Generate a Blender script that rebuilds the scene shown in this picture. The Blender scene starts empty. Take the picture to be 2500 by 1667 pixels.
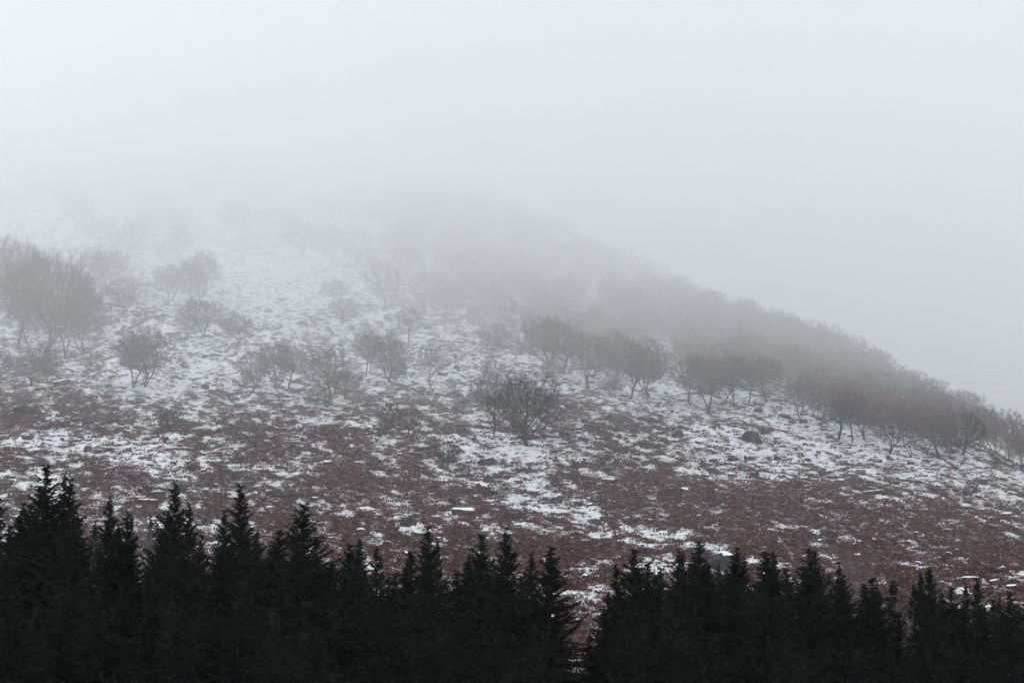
import bpy, bmesh, math, random
import numpy as np
from mathutils import Vector, Matrix

# ------------------------------------------------------------------ camera, sky, sun, exposure
scene = bpy.context.scene
HFOV = math.radians(24.0)
T = math.tan(HFOV / 2)
PITCH = math.radians(12.42)
cam_d = bpy.data.cameras.new('camera')
cam = bpy.data.objects.new('camera', cam_d)
scene.collection.objects.link(cam)
cam_d.sensor_width = 36.0
cam_d.lens = 18.0 / T
cam_d.clip_start = 0.5
cam_d.clip_end = 6000.0
cam_d.dof.use_dof = True
cam_d.dof.focus_distance = 380.0
cam_d.dof.aperture_fstop = 2.8
cam.location = (0, 0, 0)
cam.rotation_euler = (math.pi / 2 + PITCH, 0, 0)
scene.camera = cam

world = bpy.data.worlds.new('World')
scene.world = world
world.use_nodes = True
wn, wl = world.node_tree.nodes, world.node_tree.links
wn.clear()
SUN_EL, SUN_AZ = math.radians(42), math.radians(-25)     # high behind the cloud, over the hill and a little left
sky = wn.new('ShaderNodeTexSky'); sky.sky_type = 'NISHITA'; sky.sun_disc = False
sky.sun_elevation = SUN_EL; sky.sun_rotation = SUN_AZ
sky.air_density = 1.0; sky.dust_density = 6.0; sky.ozone_density = 1.0
hsv = wn.new('ShaderNodeHueSaturation'); hsv.inputs['Saturation'].default_value = 0.10
mixw = wn.new('ShaderNodeMix'); mixw.data_type = 'RGBA'
mixw.inputs[0].default_value = 0.75
mixw.inputs[7].default_value = (7.9, 8.0, 7.9, 1)          # overcast cloud deck, in the sky texture's own units
bg = wn.new('ShaderNodeBackground'); bg.inputs['Strength'].default_value = 0.15
wo = wn.new('ShaderNodeOutputWorld')
wl.new(sky.outputs[0], hsv.inputs['Color']); wl.new(hsv.outputs[0], mixw.inputs[6])
wl.new(mixw.outputs[2], bg.inputs['Color']); wl.new(bg.outputs[0], wo.inputs['Surface'])

sun_d = bpy.data.lights.new('sun', 'SUN')
sun_d.energy = 0.5; sun_d.angle = math.radians(30); sun_d.color = (1.0, 0.98, 0.95)
sun = bpy.data.objects.new('sun', sun_d)
scene.collection.objects.link(sun)
_sd = Vector((math.sin(SUN_AZ) * math.cos(SUN_EL), math.cos(SUN_AZ) * math.cos(SUN_EL), math.sin(SUN_EL)))
sun.rotation_euler = _sd.to_track_quat('Z', 'Y').to_euler()
sun.location = _sd * 500

vs = scene.view_settings
vs.view_transform = 'Standard'; vs.look = 'None'; vs.gamma = 1.0; vs.use_curve_mapping = False
vs.exposure = 1.39
scene.cycles.max_bounces = 10
scene.cycles.diffuse_bounces = 3
scene.cycles.volume_bounces = 7
scene.cycles.glossy_bounces = 2
scene.cycles.transmission_bounces = 2

# ------------------------------------------------------------------ helpers
COL = scene.collection
rng = np.random.default_rng(11)
random.seed(11)

def mesh_from(name, V, F, mat=None, smooth=False, tri=None):
    """V (n,3) array; F list of arrays (m,k) of indices"""
    me = bpy.data.meshes.new(name)
    V = np.asarray(V, dtype=np.float32)
    Fs = [np.asarray(f, dtype=np.int32) for f in F if len(f)]
    me.vertices.add(len(V)); me.vertices.foreach_set('co', V.ravel())
    loops = np.concatenate([f.ravel() for f in Fs])
    tot = np.concatenate([np.full(len(f), f.shape[1], np.int32) for f in Fs])
    start = np.concatenate([[0], np.cumsum(tot)[:-1]]).astype(np.int32)
    me.loops.add(len(loops)); me.loops.foreach_set('vertex_index', loops)
    me.polygons.add(len(tot)); me.polygons.foreach_set('loop_start', start); me.polygons.foreach_set('loop_total', tot)
    me.polygons.foreach_set('use_smooth', np.full(len(tot), smooth))
    me.update(calc_edges=True)
    if mat: me.materials.append(mat)
    return me

def link(name, data, parent=None, loc=None):
    o = bpy.data.objects.new(name, data)
    COL.objects.link(o)
    if parent: o.parent = parent
    if loc is not None: o.location = loc
    return o

def tag(o, label=None, cat=None, group=None, kind=None):
    if label: o['label'] = label
    if cat: o['category'] = cat
    if group: o['group'] = group
    if kind: o['kind'] = kind

def hash2(ix, iy, seed):
    h = (ix.astype(np.int64) * 374761393 + iy.astype(np.int64) * 668265263 + seed * 1442695041) & 0x7fffffff
    h = (h ^ (h >> 13)) * 1274126177 & 0x7fffffff
    h = (h ^ (h >> 16)) & 0xffff
    return h / 65535.0

def vnoise(x, y, seed=0):
    ix = np.floor(x); iy = np.floor(y)
    fx = x - ix; fy = y - iy
    fx = fx * fx * fx * (fx * (fx * 6 - 15) + 10); fy = fy * fy * fy * (fy * (fy * 6 - 15) + 10)
    a = hash2(ix, iy, seed); b = hash2(ix + 1, iy, seed); c = hash2(ix, iy + 1, seed); d = hash2(ix + 1, iy + 1, seed)
    return (a * (1 - fx) + b * fx) * (1 - fy) + (c * (1 - fx) + d * fx) * fy

def fbm(x, y, oct=4, seed=0, gain=0.5):
    s = 0; a = 1; t = 0
    for k in range(oct):
        ca, sa = math.cos(0.6 * k + .5), math.sin(0.6 * k + .5)
        s = s + a * vnoise((x * ca - y * sa) * 2 ** k + 17.3 * k, (x * sa + y * ca) * 2 ** k - 9.1 * k, seed + k)
        t += a; a *= gain
    return s / t

# ------------------------------------------------------------------ the lie of the land
cp, sp = math.cos(PITCH), math.sin(PITCH)
def tan_el(row):
    b = (833.5 - row) / 2500 * 2 * T
    return (sp + b * cp) / (cp - b * sp)

_Y = np.array([0, 60, 100, 135, 170, 215, 255, 300, 370, 450, 550, 680, 850, 1000, 1200, 1500, 2000], float)
_Z = np.array([-3.0, -3.0, -1.0, 6.0] + [y * tan_el(r) for y, r in
      [(170, 1480), (215, 1325), (255, 1205), (300, 1085), (370, 960), (450, 840), (550, 720), (680, 600), (850, 460), (1000, 375), (1200, 310), (1500, 250), (2000, 220)]])
_yy = np.linspace(0, 2000, 2001)
_zz = np.interp(_yy, _Y, _Z)
_k = np.hanning(61); _k /= _k.sum()
_zz = np.convolve(np.pad(_zz, 30, mode='edge'), _k, mode='valid')
_SU = np.array([-0.6, 0.0, 0.12, 0.25, 0.4, 0.5, 0.6, 0.7, 0.8, 0.9, 1.0, 1.15, 1.5])
_SR = np.array([275, 280, 285, 305, 390, 500, 612, 727, 842, 950, 1055, 1205, 1500], float)
_St = np.array([tan_el(r) for r in _SR])

def base_ground(x, y):
    y = np.asarray(y, float); x = np.asarray(x, float)
    yc = np.maximum(y, 60.0)
    u = 0.5 + x / yc * cp / (2 * T)
    uc = np.clip(u, -0.6, 1.5)
    z = np.interp(y, _yy, _zz)
    # the whole slope leans down to the right
    lean = -(uc - 0.5) * 0.0205 * np.clip((y - 120) / 120, 0, 1)
    z = z + lean * y
    # the shoulder: beyond the skyline the ground turns over and falls away
    st = np.interp(uc, _SU, _St)
    cap = y * st
    # distance beyond crest, estimated where the slope would rise above the cap
    d = z - cap
    k = 3.0 + 0.004 * y
    soft = k * np.logaddexp(0, np.clip(d / k, -40, 40))
    over = np.maximum(d, 0)
    z = z - soft - np.where(d > 0, over * 2.2, 0) - 0.5 * soft
    return z

def relief(x, y):
    fade = np.clip((y - 60) / 80, 0, 1)
    z = (fbm(x / 60, y / 75, 3, 5) - 0.5) * 5.0 * fade * np.clip(y / 350, .3, 1.5)
    z = z + (fbm(x / 13, y / 17, 3, 21) - 0.5) * 1.5 * fade
    h = fbm(x / 2.1, y / 5.0, 5, 33, .66)
    z = z + (h - 0.5) * .95 * fade
    return z

def ground(x, y):
    return base_ground(x, y) + relief(x, y)

def at(px, row, ymin=128.0, ymax=1150.0):
    """the point of the hillside one sees at a place of the photograph"""
    b = (833.5 - row) / 2500 * 2 * T
    a = (px - 1250) / 2500 * 2 * T
    dy = cp - b * sp; dz = sp + b * cp
    ys = np.arange(ymin, ymax, 1.0)
    xs = ys * a / dy
    g = ground(xs, ys)
    hit = np.nonzero(g >= ys * dz / dy)[0]
    if len(hit) == 0:
        i = int(np.argmax(g / ys))
    else:
        i = hit[0]
    y = ys[i]; x = xs[i]
    return Vector((float(x), float(y), float(g[i])))

def m_per_px(y):
    return y / cp * 2 * T / 2500

# ------------------------------------------------------------------ materials
def new_mat(name):
    m = bpy.data.materials.new(name); m.use_nodes = True
    n, l = m.node_tree.nodes, m.node_tree.links
    n.clear()
    out = n.new('ShaderNodeOutputMaterial'); p = n.new('ShaderNodeBsdfPrincipled')
    p.inputs['Roughness'].default_value = 0.9
    p.inputs['Specular IOR Level'].default_value = 0.15
    l.new(p.outputs[0], out.inputs['Surface'])
    return m, n, l, p

def noisy(name, c1, c2, scale, rough=0.9, spec=.15, perobj=0.25):
    m, n, l, p = new_mat(name)
    p.inputs['Roughness'].default_value = rough
    p.inputs['Specular IOR Level'].default_value = spec
    tc = n.new('ShaderNodeTexCoord'); t = n.new('ShaderNodeTexNoise')
    t.inputs['Scale'].default_value = scale; t.inputs['Detail'].default_value = 4
    l.new(tc.outputs['Object'], t.inputs['Vector'])
    r = n.new('ShaderNodeValToRGB')
    r.color_ramp.elements[0].position = .35; r.color_ramp.elements[0].color = (*c1, 1)
    r.color_ramp.elements[1].position = .65; r.color_ramp.elements[1].color = (*c2, 1)
    l.new(t.outputs['Fac'], r.inputs[0])
    oi = n.new('ShaderNodeObjectInfo')
    mr = n.new('ShaderNodeMapRange'); mr.inputs[3].default_value = 1 - perobj; mr.inputs[4].default_value = 1 + perobj
    l.new(oi.outputs['Random'], mr.inputs[0])
    mu = n.new('ShaderNodeVectorMath'); mu.operation = 'SCALE'
    l.new(r.outputs[0], mu.inputs[0]); l.new(mr.outputs[0], mu.inputs['Scale'])
    l.new(mu.outputs[0], p.inputs['Base Color'])
    return m

M_bark = noisy('bark', (.018, .018, .020), (.042, .040, .040), 3.0)
M_twig = noisy('twig', (.062, .048, .054), (.115, .092, .099), 1.2)
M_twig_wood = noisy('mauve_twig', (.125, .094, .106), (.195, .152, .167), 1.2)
M_twig_dark = noisy('dark_twig', (.014, .016, .017), (.030, .031, .031), 1.2)
M_twig_red = noisy('red_twig', (.085, .055, .052), (.13, .085, .08), 1.2)
M_needle = noisy('spruce_needles', (.0045, .006, .0058), (.0105, .0132, .0122), 1.5, rough=.9, spec=.05)
M_sbark = noisy('spruce_bark', (.014, .012, .011), (.028, .024, .022), 6.0)
M_rock = noisy('gritstone', (.020, .021, .024), (.060, .058, .060), 1.6, rough=.85)
M_snow = noisy('snow', (.60, .62, .65), (.68, .70, .73), .8, rough=.7, perobj=.03)
M_heath = noisy('heather', (.052, .025, .028), (.110, .060, .064), .5, perobj=.45)
def frost(m):
    n, l = m.node_tree.nodes, m.node_tree.links
    p = next(x for x in n if x.type == 'BSDF_PRINCIPLED'); src = p.inputs['Base Color'].links[0].from_socket
    g = n.new('ShaderNodeNewGeometry'); t = n.new('ShaderNodeTexNoise'); t.inputs['Scale'].default_value = 1.6; t.inputs['Detail'].default_value = 4
    l.new(g.outputs['Position'], t.inputs['Vector'])
    k = n.new('ShaderNodeMapRange'); k.inputs[1].default_value = .56; k.inputs[2].default_value = .76; k.inputs[4].default_value = .6
    l.new(t.outputs['Fac'], k.inputs[0])
    x = n.new('ShaderNodeMix'); x.data_type = 'RGBA'; x.inputs[7].default_value = (.46, .47, .49, 1)
    l.new(k.outputs[0], x.inputs[0]); l.new(src, x.inputs[6]); l.new(x.outputs[2], p.inputs['Base Color'])
frost(M_heath)

def hillside_material():
    m, n, l, p = new_mat('hillside_heather_and_snow')
    geo = n.new('ShaderNodeNewGeometry')
    at_ = n.new('ShaderNodeAttribute'); at_.attribute_name = 'snow'
    def noise(scale, sx, sy, detail=5, rough=.6, off=0):
        mp = n.new('ShaderNodeMapping'); mp.inputs['Scale'].default_value = (sx, sy, 0.6)
        mp.inputs['Location'].default_value = (off, off * .7, 0)
        l.new(geo.outputs['Position'], mp.inputs['Vector'])
        t = n.new('ShaderNodeTexNoise'); t.inputs['Scale'].default_value = scale
        t.inputs['Detail'].default_value = detail; t.inputs['Roughness'].default_value = rough
        l.new(mp.outputs[0], t.inputs['Vector']); return t.outputs['Fac']
    def math_(op, a, b=None, c=None):
        k = n.new('ShaderNodeMath'); k.operation = op
        for i, v in enumerate((a, b, c)):
            if v is None: continue
            if isinstance(v, (int, float)): k.inputs[i].default_value = v
            else: l.new(v, k.inputs[i])
        return k.outputs[0]
    big = noise(.16, 1.0, .50, 5, .62)
    mid = noise(.85, .9, .24, 6, .72, 13)
    fine = noise(3.0, 1.0, .22, 5, .8, 31)
    # field: attribute 0..1 says how much of the ground the snow holds
    s = math_('ADD', math_('MULTIPLY', big, .55), math_('MULTIPLY', mid, .60))
    s = math_('ADD', s, math_('MULTIPLY', fine, 1.5))          # mean about 1.0
    thr = math_('SUBTRACT', 1.65, math_('MULTIPLY', at_.outputs['Fac'], .64))
    nz = n.new('ShaderNodeSeparateXYZ'); l.new(geo.outputs['Normal'], nz.inputs[0])
    steep = math_('MULTIPLY', math_('SUBTRACT', nz.outputs['Z'], .93), .7)
    s = math_('ADD', s, steep)
    fac = n.new('ShaderNodeMapRange'); fac.interpolation_type = 'SMOOTHSTEP'
    l.new(math_('SUBTRACT', s, thr), fac.inputs[0])
    fac.inputs[1].default_value = -.20; fac.inputs[2].default_value = .24
    # heather: mauve brown, some rust, some dull grey green grass
    hr = n.new('ShaderNodeValToRGB')
    e = hr.color_ramp.elements
    e[0].position = .30; e[0].color = (.024, .015, .017, 1)
    e[1].position = .72; e[1].color = (.110, .080, .078, 1)
    x = e.new(.48); x.color = (.054, .032, .034, 1)
    l.new(noise(2.2, 1, .3, 6, .8, 57), hr.inputs[0])
    rust = n.new('ShaderNodeMix'); rust.data_type = 'RGBA'
    rr = n.new('ShaderNodeMapRange'); rr.inputs[1].default_value = .5; rr.inputs[2].default_value = .68
    rr.inputs[4].default_value = .55
    l.new(noise(.045, 1, 1, 4, .55, 80), rr.inputs[0]); l.new(rr.outputs[0], rust.inputs[0])
    l.new(hr.outputs[0], rust.inputs[6]); rust.inputs[7].default_value = (.100, .050, .044, 1)
    gr = n.new('ShaderNodeMix'); gr.data_type = 'RGBA'
    rg = n.new('ShaderNodeMapRange'); rg.inputs[1].default_value = .52; rg.inputs[2].default_value = .66; rg.inputs[4].default_value = .6
    l.new(noise(.07, 1, .8, 4, .6, 140), rg.inputs[0]); l.new(rg.outputs[0], gr.inputs[0])
    l.new(rust.outputs[2], gr.inputs[6]); gr.inputs[7].default_value = (.072, .067, .062, 1)
    sn = n.new('ShaderNodeValToRGB')
    sn.color_ramp.elements[0].position = .3; sn.color_ramp.elements[0].color = (.34, .35, .375, 1)
    sn.color_ramp.elements[1].position = .6; sn.color_ramp.elements[1].color = (.65, .67, .70, 1)
    l.new(noise(1.3, 1, .6, 5, .7, 200), sn.inputs[0])
    mx = n.new('ShaderNodeMix'); mx.data_type = 'RGBA'
    l.new(fac.outputs[0], mx.inputs[0]); l.new(gr.outputs[2], mx.inputs[6]); l.new(sn.outputs[0], mx.inputs[7])
    la = n.new('ShaderNodeAttribute'); la.attribute_name = 'litter'
    lm = n.new('ShaderNodeMix'); lm.data_type = 'RGBA'
    l.new(la.outputs['Fac'], lm.inputs[0]); l.new(mx.outputs[2], lm.inputs[6]); lm.inputs[7].default_value = (.022, .018, .015, 1)
    l.new(lm.outputs[2], p.inputs['Base Color'])
    bp = n.new('ShaderNodeBump'); bp.inputs['Distance'].default_value = .35; bp.inputs['Strength'].default_value = .6
    l.new(math_('ADD', mid, math_('MULTIPLY', fine, .5)), bp.inputs['Height'])
    l.new(bp.outputs[0], p.inputs['Normal'])
    return m
M_hill = hillside_material()

def volume_mat(name, density, color=(.935, .946, .958), aniso=0.0):
    m = bpy.data.materials.new(name); m.use_nodes = True
    n, l = m.node_tree.nodes, m.node_tree.links
    n.clear()
    out = n.new('ShaderNodeOutputMaterial'); v = n.new('ShaderNodeVolumePrincipled')
    v.inputs['Density'].default_value = density
    v.inputs['Color'].default_value = (*color, 1)
    v.inputs['Anisotropy'].default_value = aniso
    l.new(v.outputs[0], out.inputs['Volume'])
    return m

# ------------------------------------------------------------------ hillside sheet
SNOW_BLOBS = [  # photo x, row, half width, half height, strength: drifts and bare banks one can make out
    (150, 1075, 220, 28, .5), (330, 1130, 90, 26, .45), (560, 1140, 170, 26, .35), (640, 1210, 90, 14, .4), (870, 1260, 190, 12, .45),
    (1270, 1100, 150, 24, .75), (1190, 1060, 60, 26, .6), (1160, 1170, 110, 14, .35), (1390, 1240, 110, 16, .6), (1560, 1300, 150, 14, .45),
    (1420, 1450, 70, 22, .35), (1010, 1300, 90, 10, .45), (1560, 970, 200, 50, .3), (1640, 900, 40, 70, .6), (2050, 1060, 260, 45, .6),
    (2350, 1130, 160, 20, .5), (1000, 900, 220, 60, .45), (650, 700, 240, 90, .5), (560, 880, 260, 60, .3), (120, 640, 160, 50, .5),
    (1750, 1110, 300, 40, .15), (2430, 1190, 120, 30, .3), (330, 900, 200, 60, .2), (420, 990, 120, 30, .1),
    (200, 985, 90, 26, -.6), (310, 1080, 110, 20, -.35), (160, 1030, 60, 8, -.2), (60, 1000, 50, 18, -.5), (620, 1050, 260, 40, -.22),
    (1000, 1180, 260, 26, -.3), (1450, 1170, 260, 34, -.25), (820, 1290, 120, 22, -.25), (1440, 1340, 120, 26, -.25),
    (1850, 1260, 500, 60, -.22), (900, 1130, 200, 20, -.1), (1480, 1010, 150, 22, -.35), (300, 1170, 200, 18, -.2), (2250, 1330, 250, 60, -.15),
]
_cov_r = np.array([280, 500, 650, 760, 860, 930, 1000, 1080, 1180, 1260, 1400, 1667], float)
_cov_v = np.array([.40, .46, .56, .61, .62, .59, .545, .51, .50, .50, .48, .47])
def snow_cover(x, y, z):
    te = z / np.maximum(y, 1)
    # row of the photograph at which this slope lies, from its height angle
    el = np.arctan(te) - PITCH
    row = 833.5 - np.tan(el) * 2500 / (2 * T)
    px = 1250 + x / np.maximum(y, 1) * np.cos(PITCH) * (1 - 0) * 2500 / (2 * T) / (1 + 0 * row)
    s = np.interp(row - (px - 1250) * .045, _cov_r, _cov_v)
    for bx, br, hw, hh, k in SNOW_BLOBS:
        dx = (px - bx) / hw; dr = (row - br - (px - bx) * .10) / hh
        s = s + k * .6 * np.exp(-(dx * dx + dr * dr))
    s = s + (fbm(x / 22, y / 60, 3, 77) - .5) * .42
    s = s + (fbm((x + 3) / 1.5, (y + 1.2 * x) / 4.2, 3, 61, .62) - .5) * 1.15 + (fbm(x / 4.5, (y + 1.4 * x) / 14., 2, 67) - .5) * .3
    return np.clip(s, -.2, 1.35)

def build_hillside():
    nc = 860
    t = np.linspace(-1, 1, nc)
    s = np.where(np.abs(t) <= .92, t / .92 * 1.12, np.sign(t) * (1.12 + ((np.abs(t) - .92) / .08) ** 1.6 * 2.6))
    rows = [-80.0, -40.0, 0.0, 30.0, 60.0, 80, 95, 105, 115, 125, 135, 145]
    y = 150.0
    while y < 1340:
        rows.append(y)
        y += 0.0011 * y + (0.14 if y < 420 else .8 if y < 800 else 3.0)
    rows += list(np.linspace(1350, 1780, 16))
    ry = np.array(rows)
    w = np.maximum(ry, 110.0) * T / cp * 1.03
    X = s[None, :] * w[:, None]
    Yg = np.repeat(ry[:, None], nc, 1)
    Z = ground(X, Yg)
    Z = np.maximum(Z, -5.0 + 0 * Z) if False else Z
    Z = np.where(Z < -4.5, -4.5 + 0.02 * (Z + 4.5), Z)
    Z = np.maximum(Z, -12)
    V = np.stack([X, Yg, Z], -1).reshape(-1, 3)
    nr = len(ry)
    i = np.arange((nr - 1) * nc).reshape(nr - 1, nc)[:, :-1].ravel()
    F = np.stack([i, i + 1, i + nc + 1, i + nc], -1)
    me = mesh_from('hillside', V, [F], M_hill, smooth=True)
    sc = snow_cover(X, Yg, base_ground(X, Yg)).ravel().astype(np.float32)
    lit = np.clip((128 + 10 * (fbm(X / 6, Yg / 6, 3, 8) - .5) - Yg) / 6, 0, 1).ravel().astype(np.float32)
    a = me.attributes.new('litter', 'FLOAT', 'POINT'); a.data.foreach_set('value', lit)
    a = me.attributes.new('snow', 'FLOAT', 'POINT'); a.data.foreach_set('value', sc)
    o = link('hillside', me); tag(o, kind='structure')
    print('hillside faces', len(F), 'rows', nr)
build_hillside()

def scatter(o, col, kinds, tilt):
    ng = bpy.data.node_groups.new('scatter', 'GeometryNodeTree')
    ng.interface.new_socket('Geometry', in_out='INPUT', socket_type='NodeSocketGeometry')
    ng.interface.new_socket('Geometry', in_out='OUTPUT', socket_type='NodeSocketGeometry')
    n, l = ng.nodes, ng.links
    gi = n.new('NodeGroupInput'); go = n.new('NodeGroupOutput')
    ip = n.new('GeometryNodeInstanceOnPoints'); ci = n.new('GeometryNodeCollectionInfo')
    ci.inputs['Collection'].default_value = col; ci.inputs['Separate Children'].default_value = True; ci.inputs['Reset Children'].default_value = True
    ip.inputs['Pick Instance'].default_value = True
    ri = n.new('FunctionNodeRandomValue'); ri.data_type = 'INT'; ri.inputs[4].default_value = 0; ri.inputs[5].default_value = kinds - 1
    rr = n.new('FunctionNodeRandomValue'); rr.data_type = 'FLOAT_VECTOR'; rr.inputs[0].default_value = (-tilt, -tilt, 0); rr.inputs[1].default_value = (tilt, tilt, 6.28)
    na = n.new('GeometryNodeInputNamedAttribute'); na.data_type = 'FLOAT'; na.inputs[0].default_value = 'sz'
    l.new(gi.outputs[0], ip.inputs['Points']); l.new(ci.outputs[0], ip.inputs['Instance'])
    l.new(ri.outputs[2], ip.inputs['Instance Index']); l.new(rr.outputs[0], ip.inputs['Rotation']); l.new(na.outputs[0], ip.inputs['Scale'])
    l.new(ip.outputs[0], go.inputs[0])
    md = o.modifiers.new('scatter', 'NODES'); md.node_group = ng

# ------------------------------------------------------------------ heather tussocks (nobody could count them)
def tussock_mesh(name, seed, mat, n=16, h=.34, r=.42):
    g = np.random.default_rng(seed)
    V = []; F = []
    for k in range(n):
        a = g.uniform(0, 2 * math.pi); rr = r * math.sqrt(g.uniform(0, 1)); hh = h * g.uniform(.5, 1.1) * (1 - .5 * rr / r)
        c = np.array([rr * math.cos(a), rr * math.sin(a), -.05])
        w = g.uniform(.05, .11); b = g.uniform(0, math.pi)
        d = np.array([math.cos(b) * w, math.sin(b) * w, 0]); e = np.array([-math.sin(b) * w, math.cos(b) * w, 0])
        tip = c + np.array([math.cos(a) * rr * .5 + g.normal(0, .06), math.sin(a) * rr * .5 + g.normal(0, .06), hh + .05])
        i = len(V); V += [c + d, c - .5 * d + e, c - .5 * d - e, tip]
        F += [(i, i + 1, i + 3), (i + 1, i + 2, i + 3), (i + 2, i, i + 3)]
    return mesh_from(name, np.array(V), [np.array(F)], mat)

def build_heather():
    N = 460000
    g = np.random.default_rng(5)
    yy = 150 + 650 * g.random(N) ** 1.15
    xx = (g.random(N) * 2 - 1) * yy * T / cp * 1.25
    bz = base_ground(xx, yy)
    cov = snow_cover(xx, yy, bz)
    clump = fbm(xx / 1.7, yy / 2.6, 3, 91)
    keep = (g.random(N) < .10 + .90 / (1 + np.exp((cov + (clump - .5) * .5 + np.clip((yy - 600) / 600, 0, 1) - .43) / .085)))
    xx, yy = xx[keep], yy[keep]
    zz = ground(xx, yy)
    P = np.stack([xx, yy, zz], -1)
    me = bpy.data.meshes.new('heather'); me.vertices.add(len(P)); me.vertices.foreach_set('co', P.astype(np.float32).ravel())
    a = me.attributes.new('sz', 'FLOAT', 'POINT'); a.data.foreach_set('value', g.uniform(.40, 1.15, len(P)).astype(np.float32))
    me.update()
    o = link('heather', me)
    tag(o, 'short brown heather and bracken tufts poking through thin snow', 'heather', kind='stuff')
    col = bpy.data.collections.new('heather_tuft_kinds')
    for k, s in enumerate((1, 2, 3, 4)):
        t = bpy.data.objects.new('heather_tuft', tussock_mesh('heather_tuft', s, M_heath)); col.objects.link(t)
    scatter(o, col, 4, .1)
    print('heather tufts', len(P))
build_heather()

# ------------------------------------------------------------------ bare broadleaf trees
def tube_batch(P0, P1, R0, R1, k=3, cone=False):
    """k-sided tapered tubes (or cones) for many segments at once"""
    D = P1 - P0; L = np.linalg.norm(D, axis=1, keepdims=True); D = D / np.maximum(L, 1e-6)
    ref = np.where(np.abs(D[:, 2:3]) > .9, np.array([[1., 0, 0]]), np.array([[0, 0, 1.]]))
    A = np.cross(D, ref); A /= np.maximum(np.linalg.norm(A, axis=1, keepdims=True), 1e-9); B = np.cross(D, A)
    n = len(P0); ang = np.arange(k) * 2 * math.pi / k
    ring = A[:, None, :] * np.cos(ang)[None, :, None] + B[:, None, :] * np.sin(ang)[None, :, None]
    b = P0[:, None, :] + ring * R0[:, None, None]
    j = np.arange(k); jn = (j + 1) % k
    if cone:
        V = np.concatenate([b, P1[:, None, :]], 1)
        base = (np.arange(n) * (k + 1))[:, None, None]
        F = (base + np.stack([j, jn, np.full(k, k)], -1)[None]).reshape(-1, 3)
        return V.reshape(-1, 3), F
    t = P1[:, None, :] + ring * R1[:, None, None]
    V = np.concatenate([b, t], 1)
    base = (np.arange(n) * 2 * k)[:, None, None]
    F = (base + np.stack([j, jn, jn + k, j + k], -1)[None]).reshape(-1, 4)
    return V.reshape(-1, 3), F

def grow(seed, H=10., W=10., trunk=.18, stems=1, n_att=520, shape='dome', lean=0., low=.12, wander=.22, fine=.035):
    g = np.random.default_rng(seed)
    # where twigs may be: a dome with lumps, wider or narrower
    pts = []
    lumps = g.uniform(.88, 1.08, 12)
    while len(pts) < n_att:
        q = g.uniform(-1, 1, 3); r = np.linalg.norm(q)
        a = math.atan2(q[1], q[0]); lump = lumps[int((a + math.pi) / (2 * math.pi) * 5.99)] * (.9 + .15 * math.sin(5 * q[2] + 3 * a))
        if r > lump or r < .30 * g.random(): continue
        if shape == 'fan':
            z = .5 + .5 * q[2]; wr = .52 * (min(1, (z + .05) / .40)) ** .6
            p = np.array([q[0] * W * wr, q[1] * W * wr, H * (low + (1 - low) * z)])
        elif shape == 'tall':
            z = .5 + .5 * q[2]; wr = .5 * (1 - .45 * abs(z - .45))
            p = np.array([q[0] * W * wr, q[1] * W * wr, H * (low + (1 - low) * z)])
        else:
            z = .5 + .5 * q[2]
            if z < .18 and g.random() < .6: continue
            p = np.array([q[0] * W * .5, q[1] * W * .5, H * (low + (1 - low) * z)])
        p[0] += lean * p[2]
        pts.append(p)
    A = np.array(pts)
    step = H * fine
    N = []; par = []
    for s in range(stems):
        a = g.uniform(0, 6.28); off = (0 if stems == 1 else .008 * W)
        p = np.array([off * math.cos(a), off * math.sin(a), -.25]); N.append(p); par.append(-1)
        d = np.array([lean + (math.cos(a) * .35 if stems > 1 else g.normal(0, .06)), (math.sin(a) * .35 if stems > 1 else g.normal(0, .06)), 1.0])
        th = trunk * H * g.uniform(.8, 1.15)
        while N[-1][2] < th:
            d = d + g.normal(0, .13, 3); d /= np.linalg.norm(d)
            d[2] = max(d[2], .55)
            N.append(N[-1] + d * step * 1.1); par.append(len(N) - 2)
    N = np.array(N); par = list(par)
    alive = np.ones(len(A), bool); dk = step * 1.7
    for it in range(90):
        if not alive.any() or len(N) > 4200: break
        Aa = A[alive]
        d2 = ((Aa ** 2).sum(1)[:, None] + (N ** 2).sum(1)[None] - 2 * Aa @ N.T)
        near = d2.argmin(1)
        acc = np.zeros_like(N); v = Aa - N[near]; v /= np.maximum(np.linalg.norm(v, axis=1, keepdims=True), 1e-6)
        np.add.at(acc, near, v)
        act = np.unique(near)
        dd = acc[act] / np.maximum(np.linalg.norm(acc[act], axis=1, keepdims=True), 1e-6) + g.normal(0, wander, (len(act), 3)) + np.array([0, 0, .10])
        dd /= np.linalg.norm(dd, axis=1, keepdims=True)
        new = N[act] + dd * step
        d2n = ((new[:, None, :] - N[None, :, :]) ** 2).sum(2).min(1)
        ok = d2n > (step * .35) ** 2
        if not ok.any(): break
        par += list(act[ok]); N = np.concatenate([N, new[ok]])
        idx = np.nonzero(alive)[0]
        dn = ((Aa[:, None, :] - new[None, :, :]) ** 2).sum(2).min(1)
        alive[idx[dn < dk * dk]] = False
    par = np.array(par)
    n = len(N); cnt = np.zeros(n); child = np.zeros(n, int)
    for i in range(n - 1, -1, -1):
        if cnt[i] == 0: cnt[i] = 1
        if par[i] >= 0: cnt[par[i]] += cnt[i]; child[par[i]] += 1
    rad = .0088 * H / 10 * cnt ** .53
    return N, par, cnt, child, rad, g

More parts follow.
